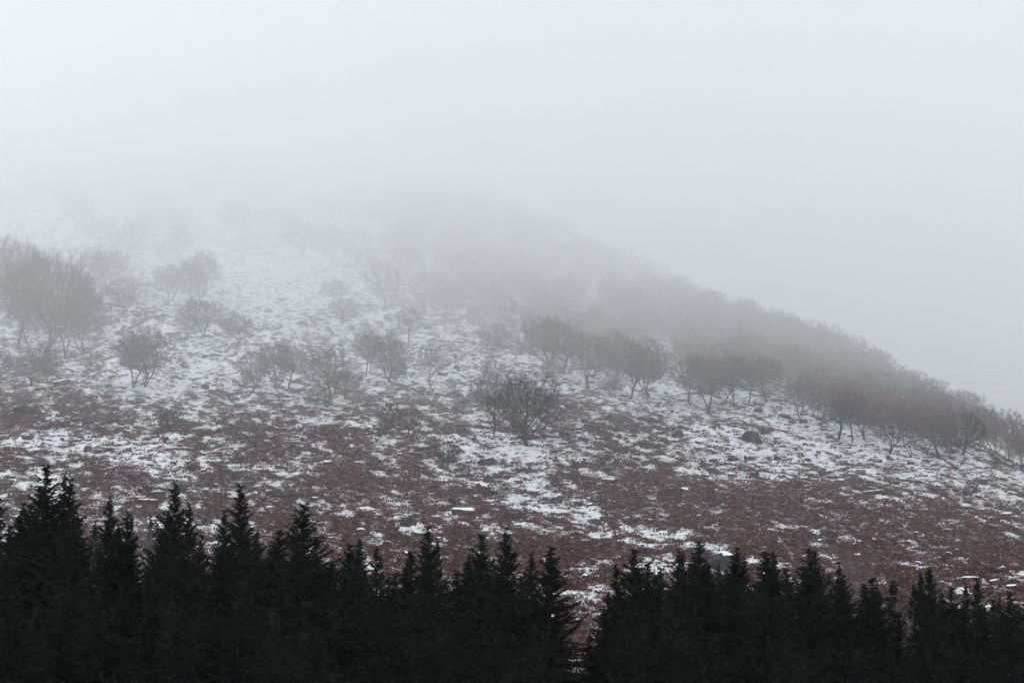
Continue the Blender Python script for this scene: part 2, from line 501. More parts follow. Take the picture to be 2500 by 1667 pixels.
def make_bare_tree(seed, twig_mat, twigs=3, twig_len=.55, twig_r=.011, thick=1.0, up=.35, **kw):
    N, par, cnt, child, rad, g = grow(seed, **kw)
    q = np.quantile(np.abs(N[:, 0] - kw.get('lean', 0) * N[:, 2]), .996); q2 = np.quantile(np.abs(N[:, 1]), .996)
    N = N * np.array([4.75 / q, 4.75 / q2, 9.75 / N[:, 2].max()])
    rad = rad * thick
    has = par >= 0
    i = np.nonzero(has)[0]; p = par[i]
    thick_m = cnt[i] >= 12
    def seg(sel, k):
        return tube_batch(N[p[sel]], N[i[sel]], np.minimum(rad[p[sel]], rad[i[sel]] * 1.35), rad[i[sel]], k)
    Vt, Ft = seg(thick_m, 6)
    # root flare
    me_t = mesh_from('trunk', Vt, [Ft], M_bark, smooth=True)
    Vb, Fb = seg(~thick_m, 3)
    thin = np.nonzero(cnt <= 7)[0]
    base = np.repeat(thin, twigs)
    pd = N[base] - N[np.maximum(par[base], 0)]
    pd /= np.maximum(np.linalg.norm(pd, axis=1, keepdims=True), 1e-6)
    d = pd * .9 + g.normal(0, .52, pd.shape) + np.array([0, 0, up])
    d /= np.linalg.norm(d, axis=1, keepdims=True)
    L = twig_len * g.uniform(.4, 1.25, (len(base), 1))
    tip = N[base] + d * L
    V1, F1 = tube_batch(N[base], tip, np.full(len(base), twig_r), None, 3, cone=True)
    # twiglets
    b2 = np.arange(len(base))
    m0 = N[base][b2] + d[b2] * L[b2] * g.uniform(.3, .8, (len(b2), 1))
    d2 = d[b2] + g.normal(0, .6, (len(b2), 3)); d2 /= np.linalg.norm(d2, axis=1, keepdims=True)
    V2, F2 = tube_batch(m0, m0 + d2 * L[b2] * .55, np.full(len(b2), twig_r * .7), None, 3, cone=True)
    V = np.concatenate([Vb, V1, V2])
    me_c = mesh_from('crown', V, [Fb, np.concatenate([F1 + len(Vb), F2 + len(Vb) + len(V1)])], twig_mat)
    print('tree', seed, 'nodes', len(N), 'tris', len(Ft) * 2 + len(Fb) * 2 + len(F1) + len(F2))
    return me_t, me_c

PROTO = {}
PROTO['fan'] = [make_bare_tree(101, M_twig_dark, shape='fan', trunk=.07, low=.08, n_att=3000, twigs=4, twig_len=.62, twig_r=.013, thick=1.15, up=.40, wander=.08, fine=.022)]
PROTO['tall'] = [make_bare_tree(201, M_twig, shape='tall', trunk=.42, low=.30, n_att=1200, twigs=5, twig_r=.014, twig_len=.75, up=.35, thick=1.15, fine=.028),
                 make_bare_tree(202, M_twig, shape='tall', trunk=.30, low=.22, n_att=1200, twigs=5, twig_r=.014, twig_len=.75, up=.35, thick=1.15, fine=.028, lean=-.1)]
PROTO['spread'] = [make_bare_tree(s, M_twig, shape='dome', trunk=t_, low=l_, stems=st, n_att=1500, twigs=5, twig_r=.014, twig_len=.75, up=.30, thick=1.15, fine=.027, lean=le)
                   for s, t_, l_, st, le in ((301, .28, .24, 1, .05), (302, .20, .20, 2, 0), (303, .32, .27, 1, -.12), (304, .25, .22, 3, 0), (305, .34, .30, 2, .06))]
PROTO['bush'] = [make_bare_tree(s, M_twig_dark, shape='dome', trunk=.12, low=.05, stems=2, n_att=420, twigs=6, twig_len=.8, twig_r=.04, thick=1.8) for s in (401, 402)]
PROTO['redbush'] = [make_bare_tree(s, M_twig_red, shape='dome', trunk=.15, low=.08, stems=3, n_att=380, twigs=4, twig_len=.7, twig_r=.022, thick=1.3) for s in (411,)]
# trees of the wood: seen from further off, their twigs run together
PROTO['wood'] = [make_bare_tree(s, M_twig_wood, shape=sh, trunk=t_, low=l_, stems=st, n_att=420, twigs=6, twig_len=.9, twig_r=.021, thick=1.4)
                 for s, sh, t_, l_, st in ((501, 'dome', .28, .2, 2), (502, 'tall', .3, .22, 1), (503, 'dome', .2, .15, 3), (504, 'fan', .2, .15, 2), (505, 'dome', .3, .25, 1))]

def recoat(me, mat):
    m = me.copy(); m.materials.clear(); m.materials.append(mat); return m
M_twig_edge = noisy('grey_twig', (.085, .066, .073), (.150, .120, .130), 1.2)
PROTO['edge'] = [(t, recoat(c, M_twig_edge)) for t, c in PROTO['spread'] + PROTO['wood'][:2]]

def plant_tree(kind, pos, h, w, label, group=None, cat='tree', which=None, name='bare_tree', rot=None):
    pr = PROTO[kind]; me_t, me_c = pr[random.randrange(len(pr)) if which is None else which % len(pr)]
    e = bpy.data.objects.new(name, None); COL.objects.link(e)
    e.location = pos; e.empty_display_size = .5
    e.rotation_euler = (0, 0, random.uniform(0, 6.28) if rot is None else rot)
    e.scale = (w / 10, w / 10, h / 10)
    tag(e, label, cat, group)
    link('trunk', me_t, e); link('crown', me_c, e)
    return e

# photo x, row of the foot, height and width there, kind, label
G_CL = 'bare trees of the clump at the left edge'
TREES = [
 ('fan', 1286, 1091, 180, 156, 'dark fan-shaped bare tree in mid slope, stems spreading from a short bole', None),
 ('tall', 1206, 1068, 185, 92, 'slender upright bare tree standing just left of the dark fan-shaped tree', None),
 ('spread', 109, 868, 235, 220, 'biggest bare tree of the left clump, with several thick stems', G_CL),
 ('tall', 46, 854, 205, 150, 'thin-stemmed tall tree left of the biggest tree in the left clump', G_CL),
 ('spread', 15, 780, 190, 160, 'bare tree at the left picture edge in the clump, its foot high on the bank', G_CL),
 ('tall', 72, 850, 150, 90, 'very slim bare tree between the biggest clump tree and its thin-stemmed neighbour', G_CL),
 ('spread', 76, 946, 78, 115, 'small snow-dusted thorn tree below the left clump, its lowest tree', G_CL),
 ('spread', 160, 872, 130, 120, 'low bushy tree just right of the biggest stems in the left clump', G_CL),
 ('spread', 206, 868, 165, 100, 'rightmost tree of the left clump, its crown reaching over open snow', G_CL),
 ('bush', 106, 912, 62, 75, 'dark green-grey holly-like bush under the biggest tree of the left clump', None),
 ('bush', 2, 915, 60, 50, 'dark bush cut by the left picture edge beside the clump', None),
 ('spread', 30, 735, 130, 120, 'misty tree behind the left clump, nearest to the picture edge', G_CL),
 ('spread', 92, 745, 130, 110, 'misty tree rising behind the middle of the left clump', G_CL),
 ('spread', 158, 800, 140, 110, 'misty tree behind the right half of the left clump', G_CL),
 ('tall', 224, 735, 130, 80, 'faint tree with a straight thick trunk, up the slope from the left clump', None),
 ('spread', 262, 722, 120, 95, 'faint round tree right of the straight thick trunk above the left clump', None),
 ('spread', 295, 776, 100, 90, 'small single-trunk tree on open snow right of the left clump', None),
 ('spread', 408, 740, 92, 80, 'pale forked tree with bent stem, left of the two misty tall trees', None),
 ('tall', 466, 744, 110, 75, 'left one of two misty tall trees standing together on upper left slope', None),
 ('spread', 489, 748, 135, 90, 'right one of two misty tall trees, with the wider crown', None),
 ('spread', 460, 831, 62, 62, 'small crooked tree at the left foot of a wide low tree in the snow', None),
 ('spread', 497, 825, 95, 115, 'wide low tree with slanting trunk, between the crooked tree and the lone shrub tree', None),
 ('spread', 579, 849, 88, 90, 'lone little tree with a low side bough over a rock on the upper left slope', None),
 ('spread', 326, 950, 135, 115, 'twisted tree leaning left, left half of the pair in the left middle', None),
 ('spread', 350, 946, 150, 125, 'dense tree right of the twisted leaning tree, its crown higher', None),
 ('spread', 616, 960, 108, 85, 'leaning trunk at the left end of a row of three trees in the middle left', None),
 ('spread', 668, 950, 115, 90, 'middle tree of the row of three in the middle left, dense crown', None),
 ('tall', 705, 952, 110, 80, 'clean-stemmed right tree of the row of three in the middle left', None),
 ('spread', 798, 984, 140, 135, 'dense dome-shaped tree with forked bole, right of the row of three', None),
 ('spread', 773, 987, 50, 45, 'little thorn at the left foot of the dense dome-shaped tree', None),
 ('spread', 840, 975, 70, 80, 'low spreading branches at the right foot of the dense dome-shaped tree', None),
 ('tall', 896, 918, 115, 70, 'pale slim tree, left of a close pair of trunks in the centre left', None),
 ('tall', 904, 912, 100, 60, 'second slim trunk touching the pale slim tree in the centre left', None),
 ('tall', 943, 927, 118, 80, 'left trunk of the double tree with wide misty crown in the centre left', None),
 ('spread', 951, 936, 108, 105, 'right trunk of the double tree with wide misty crown in the centre left', None),
 ('tall', 966, 934, 62, 45, 'short sapling at the right foot of the double tree', None),
 ('tall', 1052, 952, 118, 80, 'lone small tree with a clean straight stem between the double tree and the fan-shaped tree', None),
 ('tall', 1000, 850, 100, 62, 'faint thin tree higher up behind the double tree', None),
 ('spread', 837, 790, 62, 72, 'faint low tree on the snow field in the upper middle', None),
 ('spread', 812, 742, 60, 70, 'very faint tree fading in mist above the low tree on the snow field', None),
 ('bush', 954, 1047, 66, 66, 'dark dense bush, upper left of the two in the centre heather', None),
 ('spread', 994, 1068, 78, 66, 'open dark thorn bush, lower right of the two in the centre heather', None),
 ('tall', 1074, 1077, 55, 34, 'narrow little dark sapling left of the slender upright tree', None),
 ('bush', 1092, 1137, 44, 50, 'dark shrub in the heather below the narrow sapling', None),
 ('spread', 888, 990, 36, 52, 'tiny reddish thorn right of the dense dome-shaped tree', None),
 ('bush', 1101, 950, 28, 34, 'small dark bush on the snow right of the lone clean-stemmed tree', None),
 ('bush', 414, 1052, 58, 60, 'little dark hawthorn standing in the heather on the left', None),
 ('redbush', 276, 1005, 62, 46, 'thin rusty-twigged sapling beside the brown bank on the left', None),
 ('bush', 1213, 1228, 52, 52, 'lone dark sapling in the brown heather below the fan-shaped tree', None),
 ('bush', 496, 1102, 22, 36, 'low dark shrub among rocks in the left heather', None),
 # front of the wood, left to right
 ('spread', 1209, 884, 90, 80, 'small open tree above the fan-shaped tree at the edge of the wood', None),
 ('wood', 1261, 853, 125, 95, 'multi-stemmed tree at the upper left front of the wood', None),
 ('spread', 1331, 919, 150, 120, 'many-stemmed tree at the wood edge with the first dark bole left', None),
 ('spread', 1347, 933, 62, 60, 'low thorn just below the many-stemmed edge tree', None),
 ('spread', 1375, 915, 135, 100, 'tree behind the low thorn, with thin rising stems at the wood edge', None),
 ('spread', 1438, 950, 135, 115, 'edge tree of the wood with a stout short trunk on bare snow', None),
 ('spread', 1505, 938, 130, 95, 'tree with spread limbs left of the dark rounded group at the wood edge', None),
 ('spread', 1538, 976, 135, 120, 'lowest tree of the dark rounded group at the wood edge', None),
 ('spread', 1493, 968, 46, 64, 'scrubby low thorn in front of the dark rounded group', None),
 ('spread', 1585, 972, 140, 115, 'right tree of the dark rounded group, beside the snowy lane', None),
 ('bush', 1610, 925, 60, 60, 'small dense thorn at the top of the snowy lane into the wood', None),
 ('spread', 1684, 992, 125, 100, 'first tree right of the snowy lane, with low crooked boughs', None),
 ('spread', 1731, 1010, 135, 120, 'lowest drooping tree right of the snowy lane', None),
 ('wood', 1770, 985, 140, 100, 'dense tree between the drooping tree and the straight trunk', None),
 ('spread', 1793, 996, 130, 100, 'tree with a dark rock at its foot, right of the drooping tree', None),
 ('tall', 1826, 990, 125, 90, 'straight-trunked tree at the wood edge in the right middle', None),
 ('spread', 1870, 985, 120, 90, 'grey tree left of the second snowy opening in the wood', None),
 ('spread', 1954, 1030, 110, 95, 'tangled dark tree right of the second snowy opening', None),
 ('wood', 1990, 1028, 120, 90, 'tree just right of the tangled dark tree', None),
 ('spread', 2047, 1074, 135, 100, 'open fan of stems on bare snow at the right wood edge', None),
 ('tall', 2079, 1082, 130, 85, 'slim trunk next to the open fan of stems at the right wood edge', None),
 ('spread', 2114, 1078, 115, 80, 'short forked tree third along the bare snow bank on the right', None),
 ('spread', 2170, 1110, 130, 115, 'tree with a trunk leaning left at the low right wood edge', None),
 ('spread', 2226, 1116, 120, 95, 'low forked tree right of the left-leaning trunk', None),
 ('wood', 2262, 1112, 120, 95, 'crowded tree between the low forked tree and the twin stems', None),
 ('spread', 2294, 1122, 125, 90, 'twin-stemmed tree at the very foot of the right wood', None),
 ('bush', 2350, 1112, 105, 105, 'dark rounded thicket tree right of the twin stems', None),
 ('wood', 2318, 1116, 115, 90, 'thin-stemmed tree touching the left side of the dark rounded thicket', None),
 ('wood', 2395, 1102, 105, 90, 'grey tree behind the snow patch right of the dark thicket', None),
 ('wood', 2431, 1106, 115, 80, 'bare tree above a rock shelf close to the right picture edge', None),
 ('wood', 2466, 1127, 125, 80, 'dark tree before the last one at the right picture edge', None),
 ('wood', 2492, 1130, 120, 80, 'last dark tree cut by the right picture edge', None),
]
random.seed(4)
placed = []
for i, (kind, px, row, h, w, label, grp) in enumerate(TREES):
    p = at(px, row); s = m_per_px(p.y)
    nm = 'bush' if kind in ('bush', 'redbush') else 'bare_tree'
    if kind == 'spread' and px > 1190: kind = 'edge'
    if kind == 'fan' : rot = 0.6
    else: rot = None
    plant_tree(kind, p - Vector((0, 0, .1)), h * s * (1.12 if grp else 1.04), w * s * 1.15, label, grp, 'bush' if nm == 'bush' else 'tree', name=nm, rot=rot)
    placed.append((px, row))

# the wood itself: trees one cannot tell apart
FRONT = np.array([(930, 640), (1040, 740), (1150, 810), (1260, 835), (1330, 890), (1440, 925), (1540, 955), (1620, 885), (1680, 970), (1800, 975), (1890, 930),
                  (1950, 1005), (2080, 1058), (2200, 1090), (2300, 1100), (2500, 1108), (2600, 1120)], float)
def wood_words(px, row, fr, top):
    t = (fr - row) / (fr - top)
    a = 'upper' if t > .66 else 'middle' if t > .33 else 'lower'
    b = 'left end' if px < 1380 else 'left half' if px < 1700 else 'right half' if px < 2100 else 'right end'
    tone = {'upper': 'pale misty', 'middle': 'grey', 'lower': 'darker grey'}[a]
    return (f'{tone} bare tree in the {a} part of the big wood, at its {b}', f'{a} trees of the wood, {b}')

def wood_trees():
    g = random.Random(77)
    n = 0
    pts = []
    tries = 0
    while n < 182 and tries < 9000:
        tries += 1
        px = 930 + (2580 - 930) * g.random() ** .85
        fr = float(np.interp(px, FRONT[:, 0], FRONT[:, 1]))
        top = float(np.interp(px / 2500, _SU, _SR)) + 6
        top = max(top, 500)
        if fr - top < 8: continue
        row = fr - (fr - top) * g.random()
        if 1600 < px < 1650 and row > 850: continue
        p = at(px, row)
        if p.y > 900: continue
        if any((p.x - q.x) ** 2 + (p.y - q.y) ** 2 < (3.6 + .004 * p.y) ** 2 for q in pts): continue
        pts.append(p); n += 1
        s = m_per_px(p.y)
        hm = g.uniform(5.2, 7.4) * (.95 + .35 * min(1, (p.y - 300) / 300))
        if px > 2380: hm *= .82
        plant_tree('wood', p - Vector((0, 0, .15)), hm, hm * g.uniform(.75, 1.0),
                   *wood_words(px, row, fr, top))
    print('wood trees', n)
wood_trees()

def wood_mass():
    """the rest of the wood, past what one could count: one object"""
    g = random.Random(123)
    P = []; S = []
    tries = 0
    while len(P) < 320 and tries < 20000:
        tries += 1
        px = 1000 + (2620 - 1000) * g.random() ** .9
        fr = float(np.interp(px, FRONT[:, 0], FRONT[:, 1])) - 12
        top = max(float(np.interp(px / 2500, _SU, _SR)) + 2, 470)
        if fr - top < 6: continue
        row = fr - (fr - top) * g.random() ** .65
        if 1595 < px < 1655 and row > 850: continue
        p = at(px, row)
        if p.y > 950: continue
        if any((p.x - q[0]) ** 2 + (p.y - q[1]) ** 2 < (2.2 + .003 * p.y) ** 2 for q in P): continue
        P.append((p.x, p.y, p.z - .15)); S.append(g.uniform(.5, .72) * (1 + .3 * min(1, (p.y - 300) / 300)) * (.85 if px > 2380 else 1))
    me = bpy.data.meshes.new('woodland'); me.vertices.add(len(P)); me.vertices.foreach_set('co', np.array(P, np.float32).ravel())
    a = me.attributes.new('sz', 'FLOAT', 'POINT'); a.data.foreach_set('value', np.array(S, np.float32)); me.update()
    o = link('woodland', me)
    tag(o, 'grey bare trees merging into one misty wood on the right slope', 'wood', kind='stuff')
    col = bpy.data.collections.new('woodland_tree_kinds')
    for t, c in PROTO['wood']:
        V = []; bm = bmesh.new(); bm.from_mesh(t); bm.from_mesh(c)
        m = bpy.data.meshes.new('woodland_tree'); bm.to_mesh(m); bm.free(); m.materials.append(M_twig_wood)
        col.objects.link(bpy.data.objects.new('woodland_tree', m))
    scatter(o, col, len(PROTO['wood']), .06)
    print('wood mass', len(P))
wood_mass()

def mist_trees():
    """dim crowns that fade away in the cloud higher on the left and middle of the hill"""
    g = random.Random(9)
    spots = [(560, 560), (600, 590), (650, 575), (700, 600), (740, 640), (790, 625), (830, 660), (880, 640), (900, 690), (960, 660), (1010, 640), (980, 720),
             (620, 520), (680, 500), (760, 540), (820, 560), (880, 520), (940, 570), (1000, 540), (1060, 580), (300, 640), (340, 600), (380, 560), (430, 600),
             (250, 600), (200, 560), (150, 520), (90, 500), (330, 520), (480, 500), (540, 470), (450, 640), (1040, 760), (1085, 790), (930, 760), (1120, 650)]
    for px, row in spots:
        p = at(px + g.uniform(-12, 12), row + g.uniform(-8, 8))
        s = m_per_px(p.y)
        hm = g.uniform(8.5, 11.5)
        wh = ('highest up' if row < 560 else 'above the clear snow') + (' on the far left' if px < 500 else ' left of centre' if px < 860 else ' near the wood')
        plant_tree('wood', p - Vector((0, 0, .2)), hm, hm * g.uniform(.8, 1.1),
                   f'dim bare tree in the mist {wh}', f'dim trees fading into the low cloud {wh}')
mist_trees()

# ------------------------------------------------------------------ stones
def stone_mesh(seed, kind='block'):
    g = np.random.default_rng(seed)
    bm = bmesh.new()
    bmesh.ops.create_icosphere(bm, subdivisions=3, radius=1.0)
    planes = []
    npl = {'block': 9, 'round': 16, 'slab': 8, 'wedge': 7}[kind]
    for k in range(npl):
        d = g.normal(0, 1, 3); d /= np.linalg.norm(d)
        planes.append((d, g.uniform(.55, .85) if kind != 'round' else g.uniform(.82, .97)))
    planes.append((np.array([g.normal(0, .12), g.normal(0, .12), 1.]), {'block': .62, 'round': .9, 'slab': .45, 'wedge': .7}[kind]))
    if kind != 'round': planes.append((np.array([g.uniform(-.2, .2), -.52, .84]), {'block': .52, 'slab': .34, 'wedge': .5}[kind]))
    else: planes.append((np.array([g.uniform(-.2, .2), -.45, .88]), .80))
    if kind == 'wedge': planes.append((np.array([-.62, -.1, .78]), .30))
    for v in bm.verts:
        c = np.array(v.co)
        for d, r in planes:
            t = c @ d
            if t > r: c = c - d * (t - r) * .93
        c += g.normal(0, .012, 3)
        v.co = c
    # bring to unit size: width 1, depth .8, height 1 above the foot
    co = np.array([v.co[:] for v in bm.verts]); mn, mx = co.min(0), co.max(0)
    for v in bm.verts:
        v.co = (((v.co.x - mn[0]) / (mx[0] - mn[0]) - .5), ((v.co.y - mn[1]) / (mx[1] - mn[1]) - .5) * .8, (v.co.z - mn[2]) / (mx[2] - mn[2]) * 1.35 - .35)
    bm.normal_update()
    me = bpy.data.meshes.new('rock'); bm.to_mesh(me); me.materials.append(M_rock)
    # snow lying on it
    for lvl in (0,):
        asp = {'block': .7, 'slab': .36, 'wedge': .6, 'round': .6}[kind]
        kill = [f for f in bm.faces if Vector((f.normal.x, f.normal.y, f.normal.z / asp)).normalized().z < {'block': .74, 'slab': .74, 'wedge': .76, 'round': .86}[kind] or f.calc_center_median().z < .12]
        bmesh.ops.delete(bm, geom=kill, context='FACES')
        if len(bm.faces) == 0: break
        bm.normal_update()
        for v in bm.verts:
            edge = v.is_boundary
            v.co = v.co + v.normal * (.008 if edge else .03) + Vector((0, 0, .004 if edge else .02))
        ext = bmesh.ops.extrude_edge_only(bm, edges=[e for e in bm.edges if e.is_boundary])
        for v in [x for x in ext['geom'] if isinstance(x, bmesh.types.BMVert)]:
            v.co.z -= .07; v.co.x *= .97; v.co.y *= .97
    ms = bpy.data.meshes.new('snow_cap'); bm.to_mesh(ms); ms.materials.append(M_snow)
    for p in ms.polygons: p.use_smooth = True
    bm.free()
    return me, ms
STONES = {k: [stone_mesh(600 + 10 * j + i, k) for i in range(3)] for j, k in enumerate(('block', 'round', 'slab', 'wedge'))}

def put_stone(px, row, w, h, kind, label, group=None, snow=True, rot=None, name='boulder', cat='boulder'):
    p = at(px, row + h * .45); s = m_per_px(p.y)
    me, ms = STONES[kind][random.randrange(3)]
    e = bpy.data.objects.new(name, None); COL.objects.link(e)
    e.location = p - Vector((0, 0, .03)); e.scale = (w * s, w * s * .9, h * s * 1.05)
    a = random.uniform(-.5, .5) if rot is None else rot
    e.rotation_euler = (random.uniform(-.05, .05), random.uniform(-.08, .1), a)
    tag(e, label, cat, group)
    link('rock', me, e)
    if snow: link('snow_cap', ms, e)
    return e

BOULDERS = [
 (1413, 1131, 33, 25, 'block', 1, 'squarish boulder with a thick flat snow cap, lower right of the fan-shaped tree'),
 (1357, 1219, 32, 22, 'wedge', 1, 'dark pointed wedge of rock above a white drift in the centre'),
 (1187, 1128, 46, 18, 'wedge', 1, 'long snow-covered rock sloping down right, in the heather right of a dark shrub'),
 (1142, 1130, 14, 7, 'slab', 1, 'small white stone left of the long sloping snow-covered rock'),
 (1160, 1216, 15, 11, 'block', 1, 'small upright snowy stone left of the lone dark sapling'),
 (1133, 1250, 60, 15, 'slab', 1, 'long low dark outcrop with a patchy snow top, above the centre spruces'),
 (997, 1274, 40, 22, 'wedge', 0, 'bare dark angular rock left of the long low outcrop'),
 (1192, 1172, 28, 15, 'block', 0, 'dark broken rock above the lone sapling in the centre'),
 (881, 1302, 32, 18, 'round', 1, 'low mound of rock with snow rim above the small spruce tops'),
 (945, 1328, 26, 14, 'block', 1, 'bright snow-covered block just above the thin spruce tips'),
 (800, 1132, 25, 12, 'slab', 1, 'flat bright white slab left of the centre, in dark heather'),
 (769, 1217, 20, 8, 'slab', 1, 'flat snowy stone beside the tip of the tall spruce'),
 (677, 1207, 62, 16, 'round', 0, 'wide low dark rock face left of the tall spruce tip'),
 (617, 1237, 15, 14, 'block', 1, 'snowy block partly behind a spruce tip on the left'),
 (442, 1195, 26, 19, 'block', 0, 'dark square rock just right of a left spruce tip'),
 (382, 1207, 46, 17, 'round', 1, 'rounded rock dusted with snow between two left spruce tips'),
 (361, 1225, 50, 10, 'slab', 1, 'long white snow-covered slab under the rounded dusted rock'),
 (473, 1142, 34, 13, 'round', 0, 'low dark rock hump in the left heather below the shrub'),
 (680, 1104, 36, 17, 'block', 0, 'dark lumpy rock in the heather at centre left'),
 (214, 1096, 23, 15, 'block', 0, 'single dark rock on the long white drift at far left'),
 (67, 1068, 30, 10, 'slab', 0, 'flat dark rock at the upper left of the long white drift'),
 (151, 935, 42, 14, 'slab', 1, 'dark slab below the right side of the left clump'),
 (500, 944, 21, 13, 'block', 0, 'small brown rock on open snow right of the twisted leaning tree'),
 (530, 951, 12, 8, 'wedge', 0, 'smallest brown stone next to the brown rock on open snow'),
 (1424, 1409, 30, 15, 'wedge', 1, 'sloping white slab at the top of the gap in the spruces'),
 (1456, 1414, 19, 15, 'block', 1, 'bright tilted snow block right of the sloping slab in the gap'),
 (1445, 1369, 15, 10, 'block', 1, 'small white stone above the gap in the spruces'),
 (1495, 1390, 48, 18, 'round', 0, 'grey-green low rock touching the spruces right of the gap'),
 (1767, 1372, 66, 44, 'round', 1, 'great rounded grey boulder half hidden behind the right spruces'),
 (1988, 1308, 33, 24, 'block', 1, 'dark boulder with snow on its left shoulder, above the right spruces'),
 (2002, 1322, 12, 8, 'slab', 1, 'little snowy stone at the foot of the dark right boulder'),
 (1928, 1249, 28, 14, 'block', 0, 'dark rough rock up and left of the dark right boulder'),
 (1487, 1177, 36, 9, 'slab', 1, 'thin flat snowy slab below the squarish boulder'),
 (1789, 1124, 28, 10, 'round', 0, 'low dark rock left of a white stone on the right slope'),
 (1825, 1118, 17, 12, 'block', 1, 'white rounded stone right of the low dark rock on the right slope'),
 (1722, 1162, 22, 8, 'slab', 1, 'flat white stone in the wide heather right of centre'),
 (1719, 1234, 13, 8, 'block', 1, 'lone small snowy stone in the middle of the right heather'),
 (2130, 1205, 54, 9, 'slab', 1, 'longest white slab on the right slope, beside a dark wedge'),
 (2166, 1203, 30, 13, 'wedge', 0, 'dark wedge of rock at the right end of the longest white slab'),
 (2401, 1175, 24, 14, 'round', 1, 'rounded snowy rock under the right end of the wood'),
 (2378, 1199, 16, 14, 'wedge', 0, 'small dark upright rock amid snow below the rounded snowy one'),
 (2315, 1361, 26, 18, 'block', 1, 'dark cracked rock with snowy left edge above the far right spruces'),
 (2458, 1257, 24, 10, 'slab', 1, 'bright flat stone close to the right picture edge'),
 (2429, 1423, 26, 10, 'slab', 1, 'bright flat slab just above the last spruces on the right'),
 (2368, 1412, 44, 9, 'slab', 1, 'long tilted white slab left of the bright flat one by the last spruces'),
 (2470, 1436, 28, 9, 'slab', 1, 'thin white slab beside the rightmost spruce tip'),
 (2447, 1388, 18, 10, 'wedge', 1, 'snowy pointed stone up from the bright slab on the right'),
 (2097, 1331, 13, 8, 'block', 1, 'small snow-capped stone below the dark right boulder, further right'),
 (1833, 1068, 44, 27, 'round', 0, 'large smooth dark round boulder on the snow below the wood'),
 (1853, 1081, 17, 14, 'round', 0, 'small dark stone leaning on the large smooth round boulder'),
 (1863, 1055, 14, 18, 'wedge', 0, 'dark pointed stone like a stump behind the large round boulder'),
 (1852, 1003, 24, 10, 'block', 0, 'dark rock on snow just under the wood edge in the right middle'),
 (1917, 1016, 24, 9, 'round', 0, 'low dark rock right of the rock under the wood edge'),
 (1654, 1061, 30, 18, 'wedge', 0, 'dark peaked boulder amid stony snow right of centre'),
 (1591, 1026, 20, 13, 'block', 0, 'dark rock up and left of the dark peaked boulder'),
 (1489, 1018, 13, 11, 'block', 0, 'little dark rock below the scrubby thorn at the wood edge'),
 (1395, 992, 32, 11, 'round', 0, 'low dark rock right of the fan-shaped tree crown'),
 (1370, 996, 18, 8, 'slab', 1, 'white slab between the fan-shaped tree and the low dark rock'),
 (1458, 1069, 13, 7, 'slab', 1, 'small bright stone right of the fan-shaped tree foot'),
 (1082, 912, 27, 10, 'slab', 1, 'pale flat slab on snow right of the lone clean-stemmed tree'),
 (1112, 871, 10, 12, 'block', 1, 'small upright snowy stone high above the slender tree'),
 (1043, 798, 26, 11, 'block', 0, 'faint dark rock on the misty snow up from the lone tree'),
 (689, 733, 26, 10, 'slab', 1, 'pale slab on the misty upper snow field'),
 (655, 760, 22, 9, 'round', 0, 'faint rock hump lower left of the pale slab in the mist'),
 (2147, 1126, 16, 8, 'wedge', 0, 'small rock on the bank below the left-leaning trunk'),
 (1835, 1118, 20, 12, 'block', 1, 'white stone below the large smooth round boulder'),
 (60, 1003, 60, 18, 'round', 0, 'dark weathered rock hump at left below the clump'),
]
random.seed(8)
for b in BOULDERS:
    put_stone(b[0], b[1], b[2], b[3], b[4], b[6], snow=bool(b[5]))
g = random.Random(31)
for k in range(230):
    px = g.uniform(0, 2500); row = g.uniform(1010, 1400) if g.random() < .8 else g.uniform(880, 1010)
    if row < 1010 and px > 1750: row += 130
    w = g.uniform(8, 20)
    sn = g.random() < .5
    wh = 'on the snow of the upper slope' if row < (1010 if px < 1750 else 1120) else 'in the ' + ('left' if px < 830 else 'middle' if px < 1660 else 'right') + ' heather'
    put_stone(px, row, w, w * g.uniform(.3, .55), g.choice(['slab', 'slab', 'block', 'round']),
              f'small snow-topped stone {wh}, one of many alike' if sn else f'small bare dark stone {wh}, one of many alike',
              f'small snowy stones {wh}' if sn else f'small bare stones {wh}', snow=sn, name='stone', cat='stone')

